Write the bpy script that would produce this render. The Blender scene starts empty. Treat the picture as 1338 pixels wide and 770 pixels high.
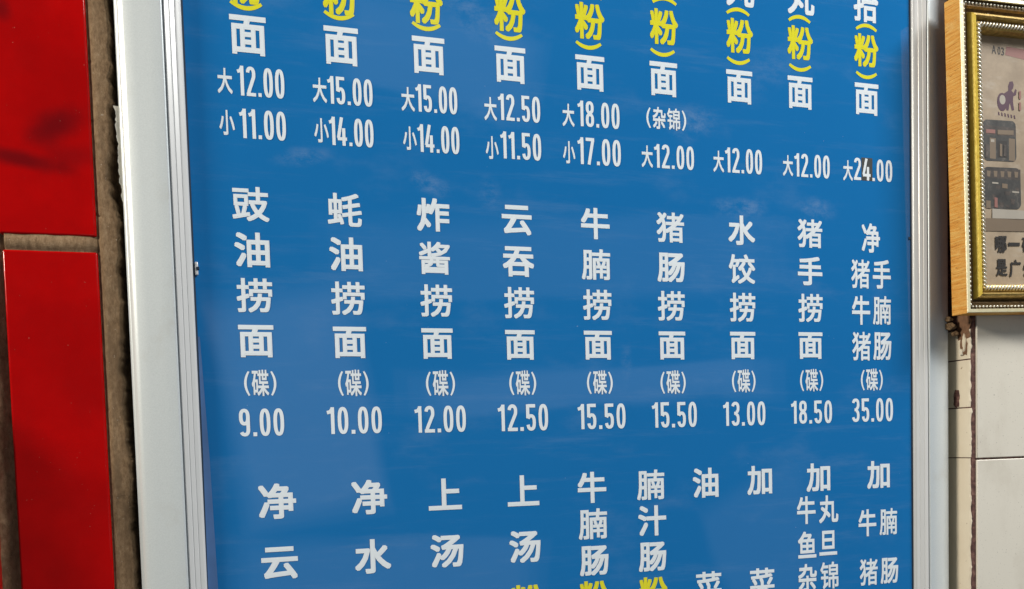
import bpy, bmesh, math, random
import numpy as np
from mathutils import Matrix, Vector, noise

random.seed(7)
SC = bpy.context.scene
COL = SC.collection

# ------------------------------------------------------------------ camera
# The wall's horizontals and the board's verticals give two vanishing points;
# with a phone lens of ~1150 px they fix the view direction (photo is a crop, so the lens is shifted).
PW, PH = 1338.0, 770.0
F = 1150.0
VH = (4458.8, 477.3)
VV = (1319.6, 23860.0)
PX = 669.0
# orthogonality of the two directions gives the principal point's height
_a, _b, _c = 1.0, -(VH[1] + VV[1]), VH[1] * VV[1] + (VH[0] - PX) * (VV[0] - PX) + F * F
PY = (-_b - math.sqrt(_b * _b - 4 * _a * _c)) / 2
ex = Vector((VH[0] - PX, VH[1] - PY, F)).normalized()
ed = Vector((VV[0] - PX, VV[1] - PY, F)).normalized()
ez = -ed
ey = ez.cross(ex)          # image axes are x right, y down, z forward
# ex: wall right, ez: up, ey: into the wall (all written in image axes)
if ey.z < 0:
    ey = -ey
DIST = 0.575               # metres from the lens to the panel
CAM = Vector((0.0, -DIST, 0.0))


def ray(px, py):
    d = Vector((px - PX, py - PY, F))
    return Vector((d.dot(ex), d.dot(ey), d.dot(ez)))


def P(px, py, Y=0.0):
    """point where the line of sight through a pixel meets the plane y = Y"""
    r = ray(px, py)
    t = (Y + DIST) / r.y
    return Vector((r.x * t, Y, r.z * t))


def proj(p):
    q = Vector(p) - CAM
    d = ex * q.x + ey * q.y + ez * q.z
    return (PX + F * d.x / d.z, PY + F * d.y / d.z)


cd = bpy.data.cameras.new('camera')
cam = bpy.data.objects.new('camera', cd)
COL.objects.link(cam)
cd.sensor_fit = 'HORIZONTAL'
cd.sensor_width = 36.0
cd.lens = 36.0 * F / PW
cd.shift_x = (PW / 2 - PX) / PW
cd.shift_y = (PY - PH / 2) / PW
cd.clip_start = 0.01
cd.clip_end = 100.0
right = Vector((ex.x, ey.x, ez.x))
down = Vector((ex.y, ey.y, ez.y))
fwd = Vector((ex.z, ey.z, ez.z))
cam.matrix_world = Matrix(((right.x, -down.x, -fwd.x, CAM.x), (right.y, -down.y, -fwd.y, CAM.y),
                           (right.z, -down.z, -fwd.z, CAM.z), (0, 0, 0, 1)))
SC.camera = cam

# ------------------------------------------------------------------ light
w = bpy.data.worlds.new('World')
SC.world = w
w.use_nodes = True
bg = w.node_tree.nodes['Background']
bg.inputs[0].default_value = (0.86, 0.95, 1.0, 1)
bg.inputs[1].default_value = 0.085


def area(name, loc, target, sx, sz, radiance, col):
    d = bpy.data.lights.new(name, 'AREA')
    d.shape = 'RECTANGLE'
    d.size, d.size_y = sx, sz
    d.energy = radiance * math.pi * sx * sz
    d.color = col
    o = bpy.data.objects.new(name, d)
    COL.objects.link(o)
    o.location = loc
    o.rotation_euler = (Vector(target) - Vector(loc)).to_track_quat('-Z', 'Y').to_euler()
    return o


# daylight from the shop's open side, low along the wall from the left
area('key_lamp', (-1.60, -0.42, 0.80), (0.2, 0.0, 0.1), 0.26, 0.26, 118.0, (1.0, 0.91, 0.76))
# ceiling light of the room, up and to the right of the board
area('ceiling_lamp', (1.55, -1.05, 1.55), (0.3, 0, 0.1), 0.8, 0.6, 25.0, (1.0, 0.98, 0.94))


# added lamps behind the camera, shaped to put soft pale reflections in the panel
def sheen_lamps(x, z, wd, ht, rad, tilt_):
    for k in range(4):
        f = 1.06 - 0.07 * k
        o = area('sheen_lamp', (x, -2.6 - 0.01 * k, z), (x, 0, z), wd * f, ht * f, rad / 4, (0.93, 0.96, 1.0))
        o.rotation_euler.rotate_axis('Z', math.radians(tilt_ + 1.5 * k))


sheen_lamps(0.20, 0.16, 0.50, 0.80, 0.52, 8)
sheen_lamps(0.52, -0.50, 1.10, 0.36, 0.34, -3)
sheen_lamps(1.35, 0.22, 1.55, 0.16, 0.42, 1)
sheen_lamps(1.25, 0.72, 1.9, 0.30, 0.24, 2)
sheen_lamps(0.75, 1.42, 0.75, 0.35, 0.40, -12)
sheen_lamps(2.10, -0.42, 0.55, 0.50, 0.22, 20)

vs = SC.view_settings
vs.view_transform = 'Standard'
vs.look = 'None'
vs.exposure = 0.56
vs.gamma = 1.0
vs.use_curve_mapping = False
SC.render.engine = 'CYCLES'


# ------------------------------------------------------------------ helpers
def tag(o, label=None, cat=None, group=None, kind=None):
    if label: o['label'] = label
    if cat: o['category'] = cat
    if group: o['group'] = group
    if kind: o['kind'] = kind
    return o


def mesh_obj(name, verts, faces, mat=None, parent=None, smooth=False):
    me = bpy.data.meshes.new(name)
    me.from_pydata([tuple(v) for v in verts], [], faces)
    me.update()
    if smooth:
        me.polygons.foreach_set('use_smooth', [True] * len(me.polygons))
    if mat: me.materials.append(mat)
    o = bpy.data.objects.new(name, me)
    COL.objects.link(o)
    if parent: o.parent = parent
    return o


def bm_obj(name, bm, mat=None, parent=None, smooth=False):
    me = bpy.data.meshes.new(name)
    bm.to_mesh(me)
    bm.free()
    if smooth:
        me.polygons.foreach_set('use_smooth', [True] * len(me.polygons))
    if mat: me.materials.append(mat)
    o = bpy.data.objects.new(name, me)
    COL.objects.link(o)
    if parent: o.parent = parent
    return o


def empty(name, loc=(0, 0, 0)):
    o = bpy.data.objects.new(name, None)
    o.empty_display_size = 0.02
    COL.objects.link(o)
    o.location = loc
    return o


class NT:
    """tiny node-tree helper"""
    def __init__(self, name):
        self.m = bpy.data.materials.new(name)
        self.m.use_nodes = True
        self.t = self.m.node_tree
        self.b = self.t.nodes['Principled BSDF']
        self.geo = None

    def n(self, typ, **kw):
        x = self.t.nodes.new(typ)
        for k, v in kw.items():
            setattr(x, k, v)
        return x

    def l(self, a, b):
        self.t.links.new(a, b)

    def pos(self):
        if self.geo is None:
            self.geo = self.n('ShaderNodeNewGeometry')
        return self.geo.outputs['Position']

    def noise(self, scale, detail=4, rough=0.55, stretch=None, src=None):
        x = self.n('ShaderNodeTexNoise')
        x.inputs['Scale'].default_value = scale
        x.inputs['Detail'].default_value = detail
        x.inputs['Roughness'].default_value = rough
        s = src or self.pos()
        if stretch:
            mp = self.n('ShaderNodeMapping')
            mp.inputs['Scale'].default_value = stretch
            self.l(s, mp.inputs[0])
            s = mp.outputs[0]
        self.l(s, x.inputs['Vector'])
        return x.outputs['Fac']

    def ramp(self, fac, stops):
        r = self.n('ShaderNodeValToRGB')
        e = r.color_ramp.elements
        while len(e) < len(stops): e.new(0.5)
        for i, (p, c) in enumerate(stops):
            e[i].position = p
            e[i].color = tuple(c) + (1,) if len(c) == 3 else c
        self.l(fac, r.inputs[0])
        return r.outputs[0]

    def mix(self, fac, a, b, mode='MIX'):
        x = self.n('ShaderNodeMix', data_type='RGBA', blend_type=mode)
        for s, v in ((x.inputs[0], fac), (x.inputs[6], a), (x.inputs[7], b)):
            if hasattr(v, 'links'): self.l(v, s)
            elif isinstance(v, (int, float)): s.default_value = v
            else: s.default_value = tuple(v) + (1,)
        return x.outputs[2]

    def math(self, op, a, b=None, c=None, clamp=False):
        x = self.n('ShaderNodeMath', operation=op, use_clamp=clamp)
        for i, v in enumerate((a, b, c)):
            if v is None: continue
            if hasattr(v, 'links'): self.l(v, x.inputs[i])
            else: x.inputs[i].default_value = v
        return x.outputs[0]

    def maprange(self, v, a, b, c=0.0, d=1.0):
        x = self.n('ShaderNodeMapRange', interpolation_type='SMOOTHSTEP')
        self.l(v, x.inputs[0])
        for i, q in enumerate((a, b, c, d)): x.inputs[i + 1].default_value = q
        return x.outputs[0]

    def bump(self, h, strength=0.3, dist=0.001):
        x = self.n('ShaderNodeBump')
        x.inputs['Strength'].default_value = strength
        x.inputs['Distance'].default_value = dist
        self.l(h, x.inputs['Height'])
        self.l(x.outputs[0], self.b.inputs['Normal'])

    def set(self, **kw):
        for k, v in kw.items():
            s = self.b.inputs[k.replace('_', ' ')]
            if hasattr(v, 'links'): self.l(v, s)
            elif isinstance(v, (tuple, list)): s.default_value = tuple(v) + (1,) if len(v) == 3 else v
            else: s.default_value = v
        return self


def blob(nt, cx, cz, rx, rz, ang=0.0, inner=0.0, edge=1.0):
    """soft elliptical mask on the wall plane, world metres"""
    sep = nt.n('ShaderNodeSeparateXYZ'); nt.l(nt.pos(), sep.inputs[0])
    x = nt.math('SUBTRACT', sep.outputs[0], cx); z = nt.math('SUBTRACT', sep.outputs[2], cz)
    c, s = math.cos(ang), math.sin(ang)
    u = nt.math('DIVIDE', nt.math('ADD', nt.math('MULTIPLY', x, c), nt.math('MULTIPLY', z, s)), rx)
    v = nt.math('DIVIDE', nt.math('SUBTRACT', nt.math('MULTIPLY', z, c), nt.math('MULTIPLY', x, s)), rz)
    r = nt.math('SQRT', nt.math('ADD', nt.math('MULTIPLY', u, u), nt.math('MULTIPLY', v, v)))
    return r


# ------------------------------------------------------------------ materials
def mat_panel():
    t = NT('blue_print_under_clear_sheet')
    base = t.mix(t.noise(9, 3), (0.0025, 0.147, 0.432), (0.0060, 0.163, 0.464))
    base = t.mix(t.math('MULTIPLY', t.noise(1500, 2, 0.6), 0.10), base, (0.05, 0.30, 0.62))
    # pale streaks and soft patches mixed into the colour
    pale_mask = t.math('MULTIPLY', t.maprange(t.noise(14, 5, 0.6, (1.0, 1.0, 2.2)), 0.52, 0.78), 0.05)
    for (px, py, rx, rz, a, st) in PALE_MARKS:
        c = P(px, py)
        r = blob(t, c.x, c.z, rx, rz, a)
        r = t.math('ADD', r, t.math('MULTIPLY', t.math('SUBTRACT', t.noise(38, 4, 0.6), 0.5), 0.9))
        m = t.math('SUBTRACT', 1.0, t.maprange(r, 0.05, 1.0))
        m = t.math('MULTIPLY', m, t.maprange(t.noise(75, 6, 0.7, (1.0, 1.0, 1.8)), 0.36, 0.70))
        pale_mask = t.math('ADD', pale_mask, t.math('MULTIPLY', m, st * 0.8))
    streak = t.maprange(t.noise(30, 6, 0.7, (0.25, 1.0, 2.6)), 0.50, 0.80, 0.0, 0.06)
    pale_mask = t.math('ADD', pale_mask, streak)
    dots = t.math('MULTIPLY', t.maprange(t.noise(420, 1, 0.5), 0.80, 0.83), 0.25)
    col = t.mix(t.math('ADD', pale_mask, dots, clamp=True), base, (0.55, 0.62, 0.72))
    t.set(Base_Color=col, Roughness=t.maprange(pale_mask, 0.0, 0.3, 0.04, 0.22), Specular_IOR_Level=0.5, IOR=1.5)
    wob = t.noise(5, 2, 0.4)
    t.bump(wob, 0.25, 0.004)
    return t.m


PALE_MARKS = [(398, 205, 0.026, 0.008, 0.15, 0.16), (562, 240, 0.020, 0.010, -0.35, 0.22), (640, 252, 0.010, 0.015, 0.1, 0.13),
          (968, 272, 0.028, 0.011, 0.05, 0.22), (1065, 272, 0.026, 0.011, -0.05, 0.18), (905, 160, 0.026, 0.018, 0.2, 0.20),
          (1000, 95, 0.05, 0.02, 0.7, 0.08), (620, 20, 0.05, 0.018, -0.6, 0.14), (818, 470, 0.006, 0.022, 0.0, 0.10)]


def plain(name, col, rough=0.5, metal=0.0, spec=0.5, coat=0.0, var=0.0, scale=60):
    t = NT(name)
    if var:
        c = t.mix(t.noise(scale, 4), [max(0, x * (1 - var)) for x in col], [min(1, x * (1 + var)) for x in col])
    else:
        c = col
    t.set(Base_Color=c, Roughness=rough, Metallic=metal, Specular_IOR_Level=spec, Coat_Weight=coat)
    return t.m


M_PANEL = mat_panel()
M_WHITE = plain('white_print', (0.80, 0.87, 0.93), 0.06, var=0.04, scale=25)
M_YELLOW = plain('yellow_print', (0.78, 0.74, 0.035), 0.06, var=0.05, scale=25)


def mat_alu():
    t = NT('satin_silver_profile')
    g = t.noise(1300, 2, 0.6)
    c = t.mix(g, (0.58, 0.64, 0.67), (0.74, 0.80, 0.83))
    c = t.mix(t.maprange(t.noise(20, 5, 0.6), 0.55, 0.85), c, (0.50, 0.50, 0.47))
    t.set(Base_Color=c, Metallic=0.22, Roughness=0.36)
    t.bump(g, 0.12, 0.0003)
    return t.m


M_ALU = mat_alu()
M_LIP = plain('bright_inner_lip', (0.76, 0.77, 0.77), 0.25, metal=0.2, var=0.04)
M_SEAL = plain('dark_seal', (0.012, 0.03, 0.06), 0.5)
M_REFLECT = plain('reflection_tint', (0.09, 0.19, 0.42), 0.1, var=0.4, scale=35)


def mat_red():
    t = NT('red_glazed_tile')
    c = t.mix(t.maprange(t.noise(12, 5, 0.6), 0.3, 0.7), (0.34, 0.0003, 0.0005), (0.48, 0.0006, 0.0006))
    for (px, py, rx, rz, a, s) in ((72, 165, 0.021, 0.011, 0.55, 0.75), (28, 208, 0.030, 0.006, -0.2, 0.75), (95, 205, 0.018, 0.009, 0.1, 0.4), (2, 12, 0.006, 0.008, 0, 0.6)):  # dark soft blobs: a reflection painted into the tile colour
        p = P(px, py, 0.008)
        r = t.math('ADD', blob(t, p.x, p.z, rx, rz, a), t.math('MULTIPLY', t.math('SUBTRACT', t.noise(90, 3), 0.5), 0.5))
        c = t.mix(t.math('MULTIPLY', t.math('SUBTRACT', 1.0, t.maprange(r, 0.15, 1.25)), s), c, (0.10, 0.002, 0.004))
    c = t.mix(t.math('MULTIPLY', t.maprange(t.noise(700, 1), 0.79, 0.83), 0.25), c, (0.8, 0.45, 0.35))
    t.set(Base_Color=c, Roughness=t.maprange(t.noise(60, 5), 0.3, 0.7, 0.07, 0.2), Specular_IOR_Level=0.25)
    t.bump(t.noise(22, 2), 0.10, 0.002)
    return t.m


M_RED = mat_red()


def mat_mortar():
    t = NT('brown_cement_mortar')
    c = t.ramp(t.noise(330, 8, 0.8, (1.6, 1, 0.7)), [(0.30, (0.12, 0.070, 0.036)), (0.5, (0.27, 0.175, 0.098)), (0.78, (0.44, 0.32, 0.20))])
    c = t.mix(t.maprange(t.noise(45, 5, 0.65, (2.4, 1, 0.45)), 0.45, 0.75, 0.0, 0.7), c, (0.13, 0.082, 0.045))
    c = t.mix(t.maprange(t.noise(600, 2), 0.70, 0.78), c, (0.45, 0.38, 0.30))
    t.set(Base_Color=c, Roughness=0.88, Specular_IOR_Level=0.25)
    t.bump(t.noise(1500, 6, 0.8), 1.0, 0.0008)
    return t.m


M_MORTAR = mat_mortar()


def mat_white_tile():
    t = NT('off_white_wall_tile')
    c = t.mix(t.noise(10, 4), (0.72, 0.685, 0.60), (0.78, 0.745, 0.66))
    c = t.mix(t.maprange(t.noise(900, 2), 0.68, 0.76), c, (0.30, 0.28, 0.25))
    c = t.mix(t.maprange(t.noise(28, 6, 0.65, (1.0, 1, 0.5)), 0.48, 0.75, 0.0, 0.35), c, (0.50, 0.45, 0.37))
    t.set(Base_Color=c, Roughness=0.30, Specular_IOR_Level=0.45)
    t.bump(t.noise(150, 2), 0.08, 0.001)
    return t.m


M_WTILE = mat_white_tile()


def mat_cream():
    t = NT('cream_tile_edge')
    c = t.mix(t.noise(40, 5), (0.72, 0.62, 0.47), (0.82, 0.74, 0.60))
    c = t.mix(t.maprange(t.noise(260, 4, 0.6), 0.66, 0.76), c, (0.30, 0.20, 0.12))
    t.set(Base_Color=c, Roughness=0.45)
    t.bump(t.noise(300, 4), 0.25, 0.0006)
    return t.m


M_CREAM = mat_cream()


def mat_rust():
    t = NT('dark_red_brown_body')
    c = t.ramp(t.noise(220, 5, 0.7), [(0.32, (0.035, 0.014, 0.012)), (0.5, (0.11, 0.045, 0.038)), (0.66, (0.24, 0.13, 0.10)), (0.8, (0.45, 0.34, 0.27))])
    t.set(Base_Color=c, Roughness=0.8)
    t.bump(t.noise(600, 4), 0.5, 0.0006)
    return t.m


M_RUST = mat_rust()


def mat_wood():
    t = NT('raw_orange_wood')
    g = t.noise(230, 6, 0.75, (0.05, 0.16, 3.0))
    c = t.ramp(g, [(0.30, (0.46, 0.15, 0.025)), (0.46, (0.84, 0.38, 0.07)), (0.68, (0.95, 0.60, 0.18))])
    c = t.mix(t.maprange(t.noise(420, 4, 0.7, (0.3, 0.5, 1.6)), 0.60, 0.72, 0.0, 0.75), c, (0.24, 0.075, 0.015))
    c = t.mix(t.maprange(t.noise(40, 4, 0.6), 0.55, 0.75, 0.0, 0.6), c, (0.93, 0.66, 0.26))
    t.set(Base_Color=c, Roughness=0.7, Specular_IOR_Level=0.25)
    t.bump(g, 0.8, 0.0014)
    return t.m


M_WOOD = mat_wood()


def mat_gold(name, a, b, rough, metal):
    t = NT(name)
    n = t.noise(260, 5, 0.65)
    c = t.ramp(n, [(0.3, a), (0.7, b)])
    t.set(Base_Color=c, Roughness=rough, Metallic=metal)
    t.bump(t.noise(700, 3), 0.3, 0.0004)
    return t.m


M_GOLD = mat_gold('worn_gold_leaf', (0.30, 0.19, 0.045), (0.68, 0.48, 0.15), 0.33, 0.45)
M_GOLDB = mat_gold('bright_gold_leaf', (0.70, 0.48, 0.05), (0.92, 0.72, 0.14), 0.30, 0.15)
M_DGOLD = mat_gold('tarnished_gold_groove', (0.045, 0.026, 0.008), (0.17, 0.10, 0.03), 0.45, 0.5)
M_BEAD = mat_gold('silver_beading', (0.60, 0.57, 0.46), (0.90, 0.88, 0.80), 0.25, 0.3)
M_EDGE = mat_gold('pale_gilt_edge', (0.78, 0.70, 0.42), (0.92, 0.86, 0.62), 0.35, 0.2)


def mat_paper():
    t = NT('tan_poster_paper')
    c = t.mix(t.maprange(t.noise(22, 6, 0.65), 0.32, 0.68), (0.30, 0.225, 0.15), (0.47, 0.365, 0.25))
    c = t.mix(t.maprange(t.noise(45, 5, 0.6, (1, 1, 3)), 0.5, 0.75, 0.0, 0.5), c, (0.52, 0.46, 0.38))
    t.set(Base_Color=c, Roughness=0.55)
    return t.m


M_PAPER = mat_paper()


def mat_photo(name, a, b, c3):
    t = NT(name)
    n = t.noise(75, 5, 0.7)
    c = t.ramp(n, [(0.32, a), (0.55, b), (0.75, c3)])
    t.set(Base_Color=c, Roughness=0.5)
    return t.m


M_PHOTO = mat_photo('dim_printed_photo', (0.012, 0.013, 0.014), (0.050, 0.048, 0.045), (0.20, 0.17, 0.14))
M_PHOTO2 = mat_photo('brown_printed_photo', (0.02, 0.016, 0.014), (0.075, 0.058, 0.05), (0.22, 0.18, 0.15))
M_PURPLE = plain('purple_print', (0.075, 0.022, 0.05), 0.5, var=0.15)
M_INK = plain('black_print', (0.022, 0.018, 0.016), 0.5, var=0.2)
M_PINK = plain('faded_pink_print', (0.30, 0.13, 0.11), 0.5, var=0.1)
M_TAN = plain('darker_tan_print', (0.20, 0.145, 0.095), 0.5, var=0.1)
M_PALE = plain('pale_print', (0.42, 0.38, 0.32), 0.5, var=0.1)
M_FLAKE = plain('cream_paint_flake', (0.80, 0.74, 0.62), 0.55, var=0.1)
M_STICKER = plain('grey_brown_patch', (0.05, 0.055, 0.055), 0.3, var=0.2)


def mat_glass():
    t = NT('picture_glass')
    t.set(Base_Color=(1, 1, 1), Roughness=0.05, Transmission_Weight=1.0, IOR=1.05)
    return t.m


def mat_film():
    t = NT('crumpled_grey_plastic')
    t.set(Base_Color=t.mix(t.noise(30, 4), (0.42, 0.42, 0.42), (0.60, 0.60, 0.61)), Roughness=0.25)
    return t.m


M_FILM = mat_film()


# ------------------------------------------------------------------ generic solids
def bevel_box(name, x0, x1, y0, y1, z0, z1, mat, parent, bev=0.001, seg=2, origin=None):
    c = origin or ((x0 + x1) / 2, (y0 + y1) / 2, (z0 + z1) / 2)
    bm = bmesh.new()
    bmesh.ops.create_cube(bm, size=1.0)
    for v in bm.verts:
        v.co = Vector(((x0 + x1) / 2 + v.co.x * (x1 - x0), (y0 + y1) / 2 + v.co.y * (y1 - y0), (z0 + z1) / 2 + v.co.z * (z1 - z0))) - Vector(c)
    if bev:
        bmesh.ops.bevel(bm, geom=bm.edges[:], offset=bev, segments=seg, affect='EDGES', profile=0.5)
    o = bm_obj(name, bm, mat, parent)
    o.location = c
    if seg > 1:
        o.data.polygons.foreach_set('use_smooth', [True] * len(o.data.polygons))
        big = max(p.area for p in o.data.polygons)
        lim = 6 * bev * max(x1 - x0, z1 - z0)
        for p in o.data.polygons:                    # flats stay flat, only the rounded arrises are smooth
            if max(abs(c_) for c_ in p.normal) > 0.999: p.use_smooth = False
    return o


def sweep(name, profile, a, b, inward, front, mat, parent, mitre0=0.0, mitre1=0.0, closed=False, div=1):
    """extrude profile [(u, h)] from a to b; u runs along -inward (outwards), h along front; mitre slides the ends with u"""
    a, b = Vector(a), Vector(b)
    d = (b - a).normalized()
    out = -Vector(inward)
    front = Vector(front)
    vs_, fs = [], []
    n = len(profile)
    for k in range(div + 1):
        f = k / div
        for (u, h) in profile:
            p0 = a - d * (mitre0 * u)
            p1 = b + d * (mitre1 * u)
            vs_.append(p0.lerp(p1, f) + out * u + front * h)
    m = n if closed else n - 1
    for k in range(div):
        for i in range(m):
            j = (i + 1) % n
            fs.append((k * n + i, k * n + j, (k + 1) * n + j, (k + 1) * n + i))
    if closed:
        fs.append(tuple(range(n))[::-1]); fs.append(tuple(range(div * n, div * n + n)))
    o = mesh_obj(name, vs_, fs, mat, parent)
    bm = bmesh.new(); bm.from_mesh(o.data)
    bmesh.ops.recalc_face_normals(bm, faces=bm.faces[:])
    bm.to_mesh(o.data); bm.free()
    return o


# ------------------------------------------------------------------ red tiled wall on the left
Y_TILE = 0.008
Y_MORT = 0.0088
Y_WALL = 0.034
tl = P(108.0, 0, Y_TILE); tb = P(151.0, 770, Y_TILE)
X_TR = (P(130, 385, Y_TILE)).x                      # right edge of the tile column in view
X_TL = (P(14, 530, Y_TILE)).x
Z_JT = (P(60, 307, Y_TILE)).z
Z_JB = (P(60, 327.5, Y_TILE)).z
X_GAP = P(144.5, 120, Y_MORT).x                      # jagged edge of the mortar
X_FRO = P(152.5, 130, 0.0).x                         # outer edge of the board's frame
TW = X_TR - X_TL
TH = 0.240
J = Z_JT - Z_JB
JV = 0.011


def fbm(x, z, s, o=4):
    return noise.fractal(Vector((x * s, 3.7, z * s)), 0.9, 2.1, o, noise_basis='PERLIN_ORIGINAL')


gx0, gx1 = X_TL - JV - TW - 0.02, X_FRO + 0.012
gz0, gz1 = Z_JB - TH - J - 0.08, Z_JT + TH + J + 0.05
step = 0.00105
nx = int((gx1 - gx0) / step); nz = int((gz1 - gz0) / step)
# only the joints need the fine relief: fine columns near the visible mortar, coarse elsewhere
xs = []
x = gx0
while x < gx1:
    xs.append(x)
    near = (X_TR - 0.003 < x) or (X_TL - JV - 0.004 < x < X_TL + 0.003)
    x += 0.00085 if near else 0.004
zs = []
z = gz0
ztop, zbot = P(60, -25, Y_MORT).z, P(60, 795, Y_MORT).z
while z < gz1:
    zs.append(z)
    z += 0.0010 if zbot < z < ztop else 0.006
CRACKS = [(P(130, py, Y_MORT).z, a) for py, a in ((83, 0.25), (158, -0.2), (281, -0.3), (536, 0.15), (653, 0.06))]


def mortar_y(x, z):
    y = Y_MORT
    n = fbm(x, z, 70)
    n2 = fbm(x + 5, z, 260, 3)
    if x > X_TR - 0.001:
        # broad ridge of smeared cement with a jagged edge towards the board
        edge = X_GAP + 0.0028 * fbm(1.0, z, 26, 3) + 0.0018 * fbm(2.0, z, 170, 4)
        zz = (P(150, 139, Y_MORT).z, P(150, 262, Y_MORT).z)
        if zz[1] < z < zz[0]:
            edge -= 0.0022 * min(1, (zz[0] - z) / 0.002) * (0.55 + 0.45 * min(1.0, (z - zz[1]) / 0.03))
        y -= 0.0016 * min(1.0, max(0.0, (x - X_TR) / 0.004)) + 0.00022 * n + 0.00022 * n2
        # shallow groove beside the tile
        y += 0.0012 * math.exp(-((x - X_TR - 0.0005) / 0.0012) ** 2)
        for cz, a in CRACKS:
            d = abs(z - cz - a * (x - X_TR) - 0.0012 * fbm(x, cz, 300, 3))
            y += 0.0011 * math.exp(-(d / 0.0006) ** 2) * max(0.0, min(1.0, 0.6 + 1.2 * fbm(x, cz + 7, 120, 2)))
        if x > edge:
            y += min(0.022, (x - edge) * 9.0)
    else:
        y += 0.0004 * n + 0.0003 * n2
        if x < X_TL + 0.001: y += 0.0055 + 0.0012 * n
        if Z_JB - 0.002 < z < Z_JT + 0.002:
            f = (z - (Z_JB + Z_JT) / 2) / (J / 2)
            y -= 0.0016 * max(0.0, 1 - f * f)
    return y


verts = [(x, mortar_y(x, z), z) for z in zs for x in xs]
NXX = len(xs)
faces = [(j * NXX + i, j * NXX + i + 1, (j + 1) * NXX + i + 1, (j + 1) * NXX + i) for j in range(len(zs) - 1) for i in range(NXX - 1)]
red_wall = mesh_obj('tiled_wall', verts, faces, M_MORTAR, None, True)
tag(red_wall, 'brown cement wall with red glazed tiles beside the silver board frame', 'wall', kind='structure')
for r in range(-1, 2):
    for c in range(-1, 1):
        z0 = Z_JT + r * (TH + J)
        if r == 0: z0 = Z_JT
        zz0, zz1 = (Z_JT + r * (TH + J), Z_JT + r * (TH + J) + TH)
        x0 = X_TL + c * (TW + JV)
        dx = 0.0 if r else -0.0012
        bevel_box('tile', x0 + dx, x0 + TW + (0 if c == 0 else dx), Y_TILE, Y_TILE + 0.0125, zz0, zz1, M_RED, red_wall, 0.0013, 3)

# added post out of view, placed to shade the lower tile
zp = P(20, 560, Y_TILE).z
post = bevel_box('shade_post', X_TL - 0.30, X_TL - 0.085, -0.032, Y_TILE - 0.0005, zp - 0.75, zp + 0.045, plain('shade_post_dark', (0.05, 0.03, 0.02), 0.6, var=0.3), None, 0.003, 2)
tag(post, 'added unseen post shading the lower red tile', 'post', kind='structure')
# ------------------------------------------------------------------ menu board
ZT = P(700, 0).z + 0.10
ZB = P(700, 770).z - 0.10
XL = P(255.5, 385).x                                # panel edge, left
XR = P(1190.0, 385).x                               # panel edge, right
board = empty('menu_board', (0.5 * (XL + XR), 0.03, ZB - 0.04))
tag(board, 'blue wall menu board in silver frame with white and yellow Chinese dish names and prices', 'menu board')
board_off = -Vector(board.location)


def under_board(o):
    o.parent = board
    o.matrix_parent_inverse = Matrix.Translation(board_off)
    return o


panel = under_board(bevel_box('panel', XL - 0.004, XR + 0.004, 0.0, 0.004, ZB - 0.004, ZT + 0.004, M_PANEL, None, 0.0))
backing = under_board(bevel_box('backing_tray', XL - 0.030, XR + 0.028, 0.0045, 0.030, ZB - 0.030, ZT + 0.030, M_ALU, None, 0.001, 1))

# profile of the snap frame: u outward from the panel edge, h towards the viewer (metres)
mm = 0.001
PR_SEAL = [(-0.2 * mm, -0.5 * mm), (-0.2 * mm, 0.5 * mm), (0.9 * mm, 0.6 * mm), (0.9 * mm, -0.5 * mm)]
PR_LIP = [(0.9, 0.0), (0.9, 1.6), (1.3, 2.5), (2.2, 3.2), (3.6, 3.7), (4.3, 3.9), (4.5, 3.8), (4.8, 3.8), (5.0, 4.1), (7.2, 5.2), (7.5, 5.1), (7.8, 5.1), (8.1, 5.5), (10.2, 6.4), (10.8, 6.2)]
PR_FLAT = [(10.8, 4.5), (11.5, 4.5), (11.7, 6.4), (12.2, 6.9), (13.0, 7.0), (20.0, 5.4), (28.0, 3.3), (34.0, 1.7), (36.3, 0.7), (37.8, -0.8), (38.4, -2.6), (38.4, -4.4), (39.3, -4.8), (40.0, -5.8), (40.3, -7.2), (40.3, -30.0)]
sc_ = (XL - X_FRO) / (40.3 * mm)
PR_LIP = [(u * mm * sc_, h * mm) for u, h in PR_LIP]
PR_FLAT = [(u * mm * sc_, h * mm) for u, h in PR_FLAT]
FR = (0, -1, 0)
cor = {'bl': (XL, 0, ZB), 'tl': (XL, 0, ZT), 'tr': (XR, 0, ZT), 'br': (XR, 0, ZB)}
for a, b, inw in (('bl', 'tl', (1, 0, 0)), ('tr', 'br', (-1, 0, 0)), ('tl', 'tr', (0, 0, -1)), ('br', 'bl', (0, 0, 1))):
    rail = under_board(sweep('frame_rail', PR_FLAT, cor[a], cor[b], inw, FR, M_ALU, None, 1.0, 1.0))
    for nm, pr, m in (('inner_lip', PR_LIP, M_LIP), ('rubber_seal', PR_SEAL, M_SEAL)):
        s = sweep(nm, pr, cor[a], cor[b], inw, FR, m, None, 1.0, 1.0)
        s.parent = rail
    rail.data.set_sharp_from_angle(angle=math.radians(40)) if hasattr(rail.data, 'set_sharp_from_angle') else None

# ------------------------------------------------------------------ lettering
_fc = {}
_layers = {}


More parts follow.
